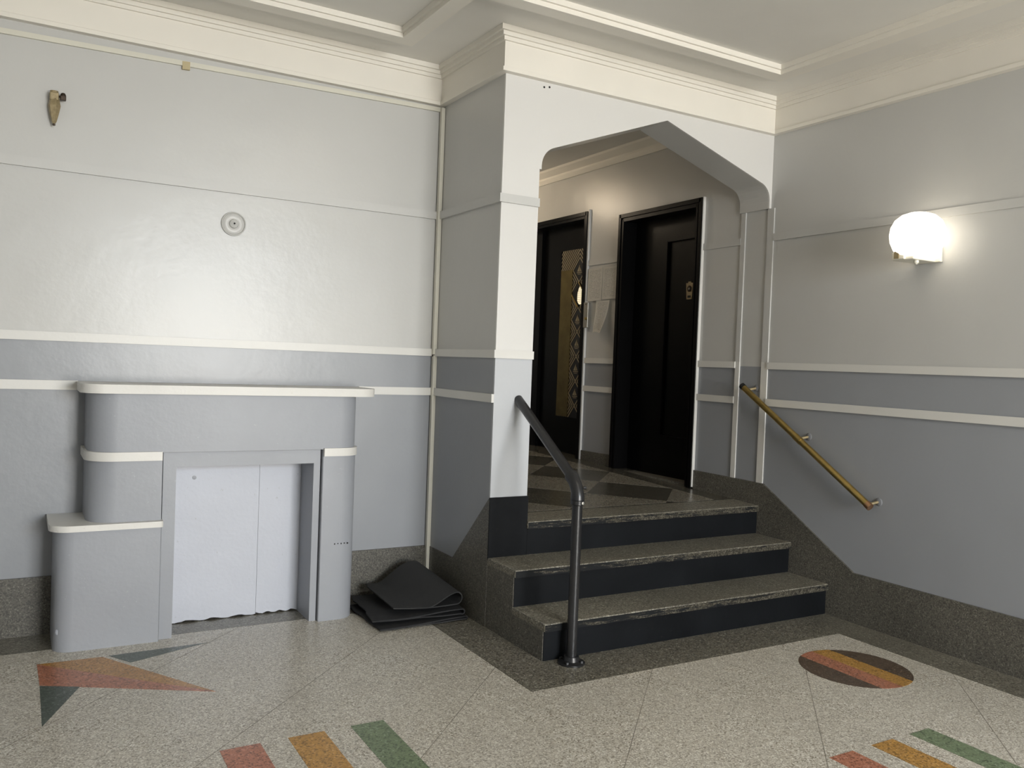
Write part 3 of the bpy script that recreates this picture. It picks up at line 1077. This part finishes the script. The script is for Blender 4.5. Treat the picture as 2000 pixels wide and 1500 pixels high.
zt0 = ZT + PER                     # top of the first diamond
for side in (-1, 1):
    for k in range(0, 7):
        off = k * 0.030
        z = zt0
        while z > pz0 - PER:
            # zigzag: from the crossing (narrow) to the diamond centre (wide) and back
            if not (k == 0 and abs(z - ZT) < 0.01):
                if not (k > 0 and abs(z - zt0) < 0.01):
                    bar_clip((yc + side * off, z), (yc + side * (HW + off), z - PER / 2), 0.0095, yc - pw, yc + pw, pz0, pz1)
                bar_clip((yc + side * (HW + off), z - PER / 2), (yc + side * off, z - PER), 0.0095, yc - pw, yc + pw, pz0, pz1)
            z -= PER
    for k in range(1, 12):         # chevrons over the first diamond
        zz = zt0 + k * 0.0335
        bar_clip((yc, zz), (yc + side * 0.3, zz - 0.3 * PER / 2 / HW), 0.0095, yc - pw if side < 0 else yc, yc + pw if side > 0 else yc,
                 max(pz0, zt0 - PER / 2 + 0.0), pz1)
# small boat motif in every diamond but the window
z = zt0
while z > pz0 + 0.05:
    zc_ = z - PER / 2
    if abs(z - ZT) > 0.01 and zc_ > pz0 + 0.06:
        bar((yc, zc_ + 0.038), (yc, zc_ - 0.018), 0.005)
        prism(bm, [(yc + 0.006, zc_ + 0.03), (yc + 0.034, zc_ - 0.014), (yc + 0.006, zc_ - 0.014)], 'X', xs0 + 0.001, xs1)
        prism(bm, [(yc - 0.006, zc_ + 0.022), (yc - 0.028, zc_ - 0.014), (yc - 0.006, zc_ - 0.014)], 'X', xs0 + 0.001, xs1)
        bar((yc - 0.036, zc_ - 0.024), (yc + 0.036, zc_ - 0.024), 0.006)
        bar((yc - 0.024, zc_ - 0.037), (yc + 0.024, zc_ - 0.037), 0.005)
    z -= PER
lat = obj('brass_pattern', bm, 'lattice', pan)
obj('plain_plate', B((EXF - 0.0005, EXF + 0.004, 2.276, yc + pw - 0.002, pz0 + 0.004, 2.143)), 'dim_brass', pan, False, None, 'plain dull brass cover plate')
# diamond window
zc_ = ZT - PER / 2
win = obj('diamond_window', PR([(yc, ZT - 0.006), (yc - HW + 0.004, zc_), (yc, ZT - PER + 0.006), (yc + HW - 0.004, zc_)], 'X', EXF + 0.001, EXF + 0.006), 'black', pan)
pts = []
for k in range(20):
    a = 2 * math.pi * k / 20
    pts.append((yc - 0.030 + 0.042 * math.cos(a) * (1 - 0.25 * math.sin(a)), zc_ - 0.008 + 0.076 * math.sin(a)))
obj('lit_pane', PR(pts, 'X', EXF - 0.0005, EXF + 0.0015), 'car_light', win)
bm = bmesh.new()
for k in range(-4, 4):
    prism(bm, [(yc - 0.030 + k * 0.013, zc_ - 0.075), (yc - 0.030 + k * 0.013 + 0.002, zc_ - 0.075), (yc - 0.030 + k * 0.013 + 0.002, zc_ + 0.06), (yc - 0.030 + k * 0.013, zc_ + 0.06)], 'X', EXF - 0.0015, EXF - 0.0004)
for k in range(-4, 5):
    zz = zc_ - 0.008 + k * 0.0165
    prism(bm, [(yc - 0.072, zz), (yc + 0.012, zz), (yc + 0.012, zz + 0.002), (yc - 0.072, zz + 0.002)], 'X', EXF - 0.0015, EXF - 0.0004)
obj('wire_grid', bm, 'black', win)
bm = bmesh.new()
xs0, xs1 = EXF - 0.004, EXF + 0.002
bar((yc + HW, zc_), (yc, ZT - PER), 0.011)
bar((yc, ZT), (yc - HW * 0.55, ZT - PER * 0.275), 0.009)
obj('window_bead', bm, 'brass', win)

# call button plate and notices
cb = thing('call_plate', 'narrow steel elevator call plate with one round button', 'call button')
obj('plate', B((-0.026, 0.0, 1.853, 1.912, 1.640, 1.842), bevel=0.002), 'steel', cb)
obj('button', lathe([(0.011, 0), (0.011, 0.006), (0.008, 0.009), (0, 0.009)], (-0.026, 1.874, 1.712), (-1, 0, 0), 16), 'brass', cb, True)
obj('screw', lathe([(0.005, 0), (0.004, 0.002), (0, 0.002)], (-0.026, 1.882, 1.826), (-1, 0, 0), 10), 'bronze', cb)


def notice(y0, y1, z0, z1, curl, label, wavy=0.0, taper=0.0):
    bm = bmesh.new()
    nu, nv = 10, 14
    uvl = bm.loops.layers.uv.new('UVMap')
    V = []
    for j in range(nv + 1):
        v_ = j / nv
        row = []
        for i in range(nu + 1):
            u = i / nu
            w_ = (1 - v_) ** 2 * curl * (0.35 + 0.65 * u)
            yl = y0 + taper * (1 - v_)
            yy = y1 + (yl - y1) * u
            x = -0.0135 - w_ - wavy * (math.sin(u * 7 + v_ * 5) * 0.5 + 0.5) * (1 - v_)
            row.append(bm.verts.new((x, yy, z0 + (z1 - z0) * v_ + (0.006 * math.sin(u * 5) if curl > 0.02 else 0) * (1 - v_))))
        V.append(row)
    for j in range(nv):
        for i in range(nu):
            f_ = bm.faces.new((V[j][i], V[j][i + 1], V[j + 1][i + 1], V[j + 1][i]))
            for lp, (a_, b_) in zip(f_.loops, ((i, j), (i + 1, j), (i + 1, j + 1), (i, j + 1))):
                lp[uvl].uv = (a_ / nu, b_ / nv)
    bmesh.ops.solidify(bm, geom=bm.faces[:], thickness=0.0006)
    o_ = obj('paper_notice', bm, 'paper', None, True)
    tag(o_, label, 'notice', 'notices taped up beside the elevator')
    return o_


notice(1.690, 1.884, 1.850, 2.108, 0.004, 'printed paper notice above the elevator call plate')
notice(1.500, 1.686, 1.856, 2.108, 0.004, 'printed paper notice taped up against the black door casing')
notice(1.585, 1.762, 1.598, 1.848, 0.05, 'creased loose paper curling off the wall under the two flat notices', 0.008, 0.035)

# ================================================================== LANDING LAMP (out of sight behind the arch)
ll = thing('ceiling_lamp', 'round opal ceiling lamp of the landing', 'lamp')
obj('canopy', lathe([(0.08, 0.0), (0.08, 0.02), (0.03, 0.04), (0.0, 0.04)], (-0.95, 2.95, 2.99), (0, 0, -1), 24), 'old_brass', ll, True)
obj('shade', lathe([(0.0, 0.03), (0.07, 0.035), (0.115, 0.07), (0.13, 0.12), (0.115, 0.17), (0.07, 0.21), (0.0, 0.225)], (-0.95, 2.95, 2.99), (0, 0, -1), 28), 'landing_globe', ll, True)

# unseen lobby ceiling lamp, added overhead to brighten the floor and room
lc = thing('lobby_fill_lamp', 'unseen shallow opal ceiling lamp added to brighten the lobby', 'lamp')
obj('canopy', lathe([(0.10, 0.0), (0.10, 0.02), (0.0, 0.025)], (-1.9, -2.4, ZC), (0, 0, -1), 24), 'old_brass', lc, True)
obj('shade', lathe([(0.17, 0.018), (0.18, 0.05), (0.165, 0.085), (0.12, 0.115), (0.06, 0.13), (0.0, 0.133)], (-1.9, -2.4, ZC), (0, 0, -1), 32), 'lobby_fill_globe', lc, True)
